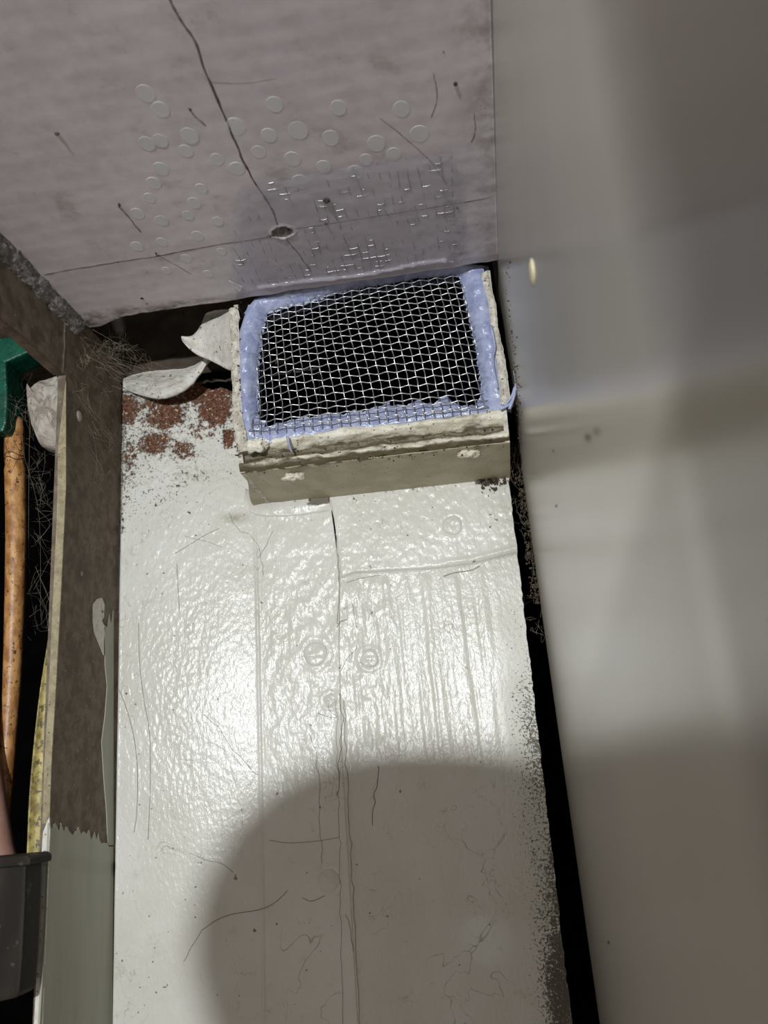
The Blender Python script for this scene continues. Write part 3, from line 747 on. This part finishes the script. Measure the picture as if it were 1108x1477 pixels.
for i, pts in enumerate([[(735, 590), (742, 570), (744, 552), (741, 535)], [(728, 585), (738, 572), (742, 558)], [(415, 630), (418, 645), (421, 652)], [(722, 590), (735, 583), (744, 568)], [(708, 470), (714, 500), (711, 520), (718, 560)]]):
    tube('sealant_strand', spline([onY(*p, -.053) for p in pts], 16), np.linspace(.0007, .0003, 16), M_sil, seal, 7)
# ridge of sealant along the board edge and the clear film on the board
P = spline([onZ(px, py, H - .0004) for px, py in [(372, 416), (410, 411), (450, 405), (500, 401), (560, 391), (600, 382), (645, 376)]], 60)
P[:, 2] -= .0004 * (vnoise(np.arange(60) * .6, np.zeros(60)) - .3); P[:, 1] -= .0012
tube('sealant_ridge', P, .0011 * (0.6 + .8 * vnoise(np.arange(60) * .5, np.ones(60))), M_film, seal, 8)
xs_, ys_ = np.meshgrid(np.linspace(-.104, .008, 220), np.linspace(-.135, -.05, 170))
hc_ = onZ(408, 335, H)
def film_out(X_, Y_):
    wx = X_ + .0016 * (fbm(X_ * 220, Y_ * 220, 3, 150) - .5); wy = Y_ + .0016 * (fbm(X_ * 220, Y_ * 220, 3, 151) - .5)
    return ~inside(wx, wy, [tuple(q) for q in filmw]) | (np.hypot((wx - hc_[0]) / .0058, (wy - hc_[1]) / .0052) < 1)
grid('clear_film', np.stack([xs_, ys_, FZ + .0004 + .0005 * (fbm(xs_ * 160, ys_ * 160, 4, 152) - .5)], -1)[::-1], M_film, seal, drop=film_out(xs_, ys_)[::-1])
prism('film_scrap', [onZ(px, py, H - .0008) for px, py in [(330, 405), (350, 414), (346, 421), (336, 414)]], (0, 0, .0005), M_spot, seal)

# ------------------------------------------------------------------ steel frame on the left
upright = empty('steel_upright'); tag(upright, 'dusty brown steel upright left of the wall, its foot brushed grey', 'steel bar')
FYN = -0.061
box('flange', (XL - .0036, FYN, -0.18), (XL, 0.02, 0.1812), M_steel, upright, .0003)
prism('edge_paint', [onY(px, py, FYN - .0003) for px, py in [(84, 640), (95, 548), (95, 700), (88, 850), (80, 1000), (74, 1100), (71, 1188), (61, 1188), (64, 1100), (70, 1000), (77, 850), (82, 740)]], (0, .0006, 0), M_steeledge, upright)
prism('edge_paint', [onY(px, py, FYN - .0004) for px, py in [(71, 1178), (72, 1200), (69, 1260), (66, 1340), (63, 1420), (56, 1640), (40, 1640), (52, 1420), (55, 1340), (58, 1260), (62, 1200)]], (0, .0007, 0), M_white, upright)
XF = XL + .0004
top = []
random.seed(3)
for i in range(31):
    q = i / 30; px = 72 + q * 84 + random.uniform(-1, 1); py = 1188 + 30 * q ** 1.5 + random.choice((0, 2, 5, 9, -3, -8)) * random.uniform(.3, 1.2)
    top.append((px, py))
poly = top + [(157, 1221), (163.5, 1221), (161, 1640), (48, 1640), (66, 1330)]
prism('grey_paint_coat', [onX(px, py, XF) for px, py in poly], (-.0008, 0, 0), M_greypaint, upright)
poly = [(164, 880), (160, 900), (158, 885), (155, 905), (151, 902), (152, 960), (155, 990), (152, 1030), (147, 1070), (150, 1120), (154, 1170), (156, 1219), (164, 1219)]
prism('grey_paint_strip', [onX(px, py, XF) for px, py in poly], (-.0008, 0, 0), M_greypaint, upright)
poly = [(134, 872), (140, 864), (147, 862), (151, 872), (150, 890), (147, 895), (152, 905), (150, 925), (150, 945), (143, 928), (136, 912), (134, 895)]
prism('paint_dab', [onX(px, py, XF) for px, py in poly], (-.0008, 0, 0), M_white, upright)
for (px, py, r) in [(113, 600, .0026), (117, 827, .0012)]:
    c = onX(px, py, XL); bm = bmesh.new(); bmesh.ops.create_icosphere(bm, subdivisions=3, radius=r)
    for v in bm.verts: v.co = Vector((v.co.x * .5 + c[0], v.co.y + c[1], v.co.z + c[2])) 
    me = bpy.data.meshes.new('cocoon_spot'); bm.to_mesh(me); bm.free(); link('cocoon_spot', me, M_paper, upright, True)

beam = empty('steel_beam'); tag(beam, 'dusty brown steel beam running under the left edge of the ceiling board', 'steel beam')
n, m_ = 120, 30
U, V = np.meshgrid(np.linspace(0, 1, n), np.linspace(0, 1, m_), indexing='ij')
Yg = -0.062 - .24 * U; Zg = 0.1812 + (H - .0005 - .1812) * V
Xg = XL - .0005 + .0010 * (fbm(Yg * 150, Zg * 150, 4, 120) - .5)
grid('web', np.stack([Xg, Yg, Zg], -1)[::-1], M_steel, beam, thick=(-.0045, 0, 0))
prism('beam_end', [(XL - .0046, -.0615, .1813), (XL - .0006, -.0615, .1813), (XL - .0006, -.0615, H - .001), (XL - .0046, -.0615, H - .001)], (0, .0615 + .02, 0), M_steel, beam)
box('top_flange', (-0.23, -0.30, H), (XL, 0.02, H + .004), M_steel, beam)

crust = empty('mortar_crust'); tag(crust, 'rough grey crust of old mortar between ceiling board and steel beam', 'mortar')
n, m_ = 260, 26
U, V = np.meshgrid(np.linspace(0, 1, n), np.linspace(0, 1, m_), indexing='ij')
Yg = -0.047 - .20 * U; th = V * math.pi / 2
Rr = .0062 * (0.8 + .5 * fbm(U * 24, V * 1.5, 3, 130)) * smooth(-.01, .03, U)
xo, zo = XL - .0006, H + .0006
Xg = xo + Rr * np.cos(th) * .8; Zg = zo - Rr * np.sin(th) * .95
nn = .0016 * (fbm(Yg * 600, V * 9, 4, 131) - .5)
grid('crust', np.stack([Xg + nn, Yg, Zg + nn], -1), M_crust, crust)

# ------------------------------------------------------------------ things in the dark gap on the left
rod = empty('tan_rod'); tag(rod, 'tan varnished rod with cracked surface hanging in the left gap', 'rod')
YR = -0.040
cen = [(21, 604), (21, 650), (22, 700), (23, 760), (22, 830), (20, 900), (17, 980), (11, 1070), (4, 1160), (-6, 1260)]
P = spline([onY(*p, YR) for p in cen], 70)
rr = np.interp(np.arange(70) / 69, [0, .02, .12, .14, .155, .17, .5, .75, 1], [.0034, .0043, .0046, .0044, .0040, .0047, .0043, .0036, .0030])
tube('rod_body', P, rr, M_rod, rod, 20)
for k, (i, sp) in enumerate([(9, 1.0), (10, .6)]):
    ring = [P[i] + np.array([math.cos(a) * rr[i] * 1.03, math.sin(a) * rr[i] * 1.03, .0008 * math.sin(a * 3 + k)]) for a in np.linspace(-3.1, .1, 20)]
    tube('crack_ring', ring, .00022, M_rodcrack, rod, 5)
for k in range(7):
    a = random.uniform(-2.8, -.4); i0 = random.randint(1, 12); L = random.randint(4, 9)
    pts = [P[i0 + q] + np.array([math.cos(a + .22 * q * (1 if k % 2 else -1)) * rr[i0 + q], math.sin(a + .22 * q * (1 if k % 2 else -1)) * rr[i0 + q], 0]) for q in range(L)]
    tube('fine_crack', pts, .00013, M_rodcrack, rod, 4)
hose = empty('pink_hose'); P = spline([onY(*p, -.050) for p in [(-70, 300), (-42, 460), (-34, 560), (-30, 700), (-31, 850), (-35, 980), (-33, 1060), (-26, 1130), (-12, 1220), (2, 1290), (6, 1420)]], 60)
tube('hose_body', P, .0082, M_pink, hose, 20); tag(hose, 'dull pink hose at the far left edge beside the tan rod', 'hose')
clip = empty('green_clip'); tag(clip, 'glossy dark green plastic clip gripping the rod top at far left', 'clip')
prism('clip_arm', [onY(*p, -.048) for p in [(-30, 478), (-4, 470), (20, 484), (42, 503), (40, 508), (4, 524), (-30, 530)]], (0, .014, 0), M_green, clip, .0010)
prism('clip_body', [onY(*p, -.052) for p in [(-30, 515), (8, 521), (10, 575), (8, 610), (4, 622), (-30, 622)]], (0, .016, 0), M_green, clip, .0010)
prism('clip_tab', [onY(*p, -.044) for p in [(-30, 440), (0, 462), (16, 478), (18, 492), (-30, 500)]], (0, .006, 0), M_green, clip, .0006)

paper = empty('crumpled_paper')
tag(paper, 'crumpled grey paper wad stuck behind the steel upright', 'paper')
poly = [(41, 552), (46, 563), (58, 552), (76, 545), (95, 541), (112, 560), (108, 610), (95, 650), (75, 650), (60, 644), (52, 628), (46, 608), (43, 590)]
cc = onY(76, 598, -.044)
n, m_ = 52, 14
ring = resample([onY(*p, -.044) for p in poly + poly[:1]], n)
t = np.linspace(0, 1, m_)
P = np.zeros((n, m_, 3))
for j, q in enumerate(t):
    P[:, j] = cc + (ring - cc) * (math.cos(q * math.pi / 2) if j < m_ - 1 else .001)
    P[:, j, 1] -= .010 * math.sin(q * math.pi / 2)
fac = np.abs(fbm(P[..., 0] * 160, P[..., 2] * 160, 2, 140) - .5) * 2
P[..., 1] += .009 * fac * np.sin(t * math.pi / 2)[None]
o = grid('paper_wad', P, M_paper, paper, thick=(0, .006, 0)); o.data.polygons.foreach_set('use_smooth', [False] * len(o.data.polygons))

strip = empty('brass_strip'); tag(strip, 'tarnished yellow brass strip curving down behind the steel upright', 'strip')
A = spline([onY(*p, -.0565) for p in [(81, 830), (76, 870), (68, 930), (57, 1000), (48, 1080), (42, 1150), (38, 1245)]], 40)
B = spline([onY(*p, -.0565) for p in [(84, 830), (80, 870), (77, 930), (73, 1000), (69, 1080), (65, 1150), (61, 1245)]], 40)
t = np.linspace(0, 1, 6)[None, :, None]; P = A[:, None] * (1 - t) + B[:, None] * t
P[..., 1] -= .0010 * np.sin(np.pi * t[..., 0])
grid('strip_face', P, M_brass, strip, thick=(0, .0012, 0))
blk = empty('dark_block'); tag(blk, 'worn dark grey metal block at the bottom left corner', 'block')
prism('block_body', [onY(*p, -.078) for p in [(-150, 1256), (32, 1240), (38, 1245), (36, 1300), (32, 1380), (28, 1432), (22, 1440), (-150, 1480)]], (0, .012, 0), M_dark, blk, .0012)
prism('block_cap', [onY(*p, -.080) for p in [(-152, 1250), (38, 1233), (44, 1238), (43, 1248), (-152, 1266)]], (0, .016, 0), M_dark, blk, .0006)

# ------------------------------------------------------------------ cobwebs, crumbs
def strands(name, anchors, nst, spread, r, label, sag=.003):
    m2 = Multi()
    for k in range(nst):
        ia = random.randrange(len(anchors)); a = anchors[ia]; b = anchors[min(len(anchors) - 1, max(0, ia + random.choice((-1, 0, 0, 1))))]
        A_ = np.array(a) + rng.normal(0, spread, 3); B_ = np.array(b) + rng.normal(0, spread, 3)
        mid = (A_ + B_) / 2 + rng.normal(0, spread * 1.3, 3) + np.array([0, 0, -sag * random.random()])
        q1 = A_ * .6 + mid * .4 + rng.normal(0, spread * .5, 3)
        v, f = tube_data(spline([A_, q1, mid, B_], 14), r * random.uniform(.5, 1.3), 4); m2.add(v, f)
    o = m2.build(name, M_web); tag(o, label, 'cobweb', kind='stuff'); return o
strands('cobweb', [onY(180, 500, -.02), onY(165, 495, -.035), onY(200, 520, -.012), onY(130, 500, -.05), onY(225, 545, -.012), onY(150, 520, -.03), onY(270, 548, -.014), onY(175, 560, -.01)], 90, .0030, .000035,
        'dusty cobweb in the corner below the ceiling board')
strands('cobweb', [onX(120, 520, XL + .002), onX(150, 560, XL + .001), onX(135, 620, XL + .001), onX(160, 640, XL + .001), onX(110, 560, XL + .001), onX(140, 690, XL + .001)], 60, .0022, .00003,
        'dusty cobweb threads over the top of the brown steel upright')
strands('cobweb', [onY(58, 660, -.03), onY(50, 700, -.03), onY(70, 720, -.025), onY(45, 760, -.035), onY(66, 800, -.03), onY(48, 850, -.035), onY(60, 900, -.03), onY(30, 600, -.045), onY(45, 590, -.045)], 90, .004, .00003,
        'dark cobweb threads hanging in the gap beside the tan rod')
strands('cobweb', [onY(745, 640, -.02), onY(742, 690, -.01), onY(752, 720, 0), onY(758, 760, 0), onY(765, 800, 0), onY(768, 860, .002), onY(775, 900, .002)], 60, .0018, .00003,
        'dusty cobweb in the narrow gap beside the glossy panel')
cr = []
for _ in range(420):
    q = random.random() ** 1.2; py = 640 + q * 230; z = onY(745, py, 0)[2]
    px = 741 + (py - 640) * .13 + random.gauss(7, 5)
    w = onY(px, py, random.uniform(-.012, .004)); w[0] = min(w[0], pan_x(w[2]) + .0004); cr.append((w, random.uniform(.00025, .0008)))
for _ in range(120):
    py = random.uniform(370, 640); px = 722 + (py - 370) * .10 + random.gauss(3, 4)
    w = onX(px, py, pan_x(.2)); 
    if w[1] < .01: cr.append((w, random.uniform(.0002, .0005)))
o = bits('dust_crumbs', cr, M_crumb); tag(o, 'brown dust crumbs caught along the edge of the glossy panel', 'dust', kind='stuff')
cr = []
for _ in range(130):
    px = random.uniform(352, 735); py = np.interp(px, [350, 735], [668, 628]) + random.gauss(0, 12)
    w = onY(px, py, -.049); cr.append((np.array([w[0], -.0475, w[2]]), random.uniform(.0002, .0005)))
for _ in range(60):
    px = random.gauss(712, 10); py = random.gauss(692, 8); cr.append((onY(px, py, -.003), random.uniform(.0003, .0009)))
for _ in range(60):
    px = random.gauss(345, 4); py = random.uniform(430, 660); cr.append((onY(px, py, -.051), random.uniform(.0002, .0006)))
o = bits('dirt_crumbs', cr, M_crumb, vent); o['kind'] = 'stuff'

# ------------------------------------------------------------------ the photographer's phone and hand, below and behind the lens (they shade the wall)
phone = empty('phone'); tag(phone, 'black phone held up by the left hand behind the viewer', 'phone')
def rrect(x0, x1, z0, z1, r, y):
    out = []
    for (cx_, cz_, a0_) in [(x1 - r, z1 - r, 0), (x0 + r, z1 - r, 90), (x0 + r, z0 + r, 180), (x1 - r, z0 + r, 270)]:
        for k in range(7):
            a = math.radians(a0_ + 15 * k); out.append((cx_ + r * math.cos(a), y, cz_ + r * math.sin(a)))
    return out
prism('phone_body', rrect(-0.086, 0.006, -0.105, 0.0515, .011, -.416), (0, -.008, 0), M_phone, phone, .001)
prism('lens_bump', rrect(-0.028, 0.004, -0.020, 0.014, .006, -.412), (0, -.004, 0), M_phone, phone, .0008)
hand_me = bpy.data.meshes.new('hand')
verts = []; edges = []; rad = []
def jv(p, r): verts.append(p); rad.append(r); return len(verts) - 1
def chain(root, pts):
    prev = root
    for p, r in pts:
        k = jv(p, r); edges.append((prev, k)); prev = k
    return prev
root = jv((-.120, -.434, -.014), .025)
w = chain(root, [((-.128, -.455, -.062), .023), ((-.135, -.50, -.12), .026), ((-.14, -.56, -.20), .032)])
kn = chain(root, [((-.118, -.430, .018), .025)])
for k, (z, l) in enumerate([(.044, .95), (.025, 1.0), (.006, .95), (-.013, .8)]):
    b = chain(kn if k < 2 else root, [((-.130, -.412, z), .0125), ((-.108, -.4035, z + .003), .0115), ((-.108 + .026 * l, -.4035, z + .003), .0095), ((-.108 + .044 * l, -.4055, z), .008)])
chain(kn, [((-.122, -.440, .030), .014), ((-.100, -.442, .042), .0115), ((-.076, -.440, .043), .010)])
chain(root, [((-.097, -.446, -.012), .021), ((-.095, -.446, .018), .018)])
hand_me.from_pydata(verts, edges, [])
hand = link('hand', hand_me, M_skin); tag(hand, 'left hand gripping the phone, its shadow falling on the wall', 'hand')
sk = hand.modifiers.new('skin', 'SKIN'); sk.use_smooth_shade = True
for i, r in enumerate(rad): hand_me.skin_vertices[0].data[i].radius = (r, r)
hand_me.skin_vertices[0].data[0].use_root = True
hand.location = phone.location = (0, -0.11, 0.011)
sb = hand.modifiers.new('sub', 'SUBSURF'); sb.levels = 2; sb.render_levels = 2
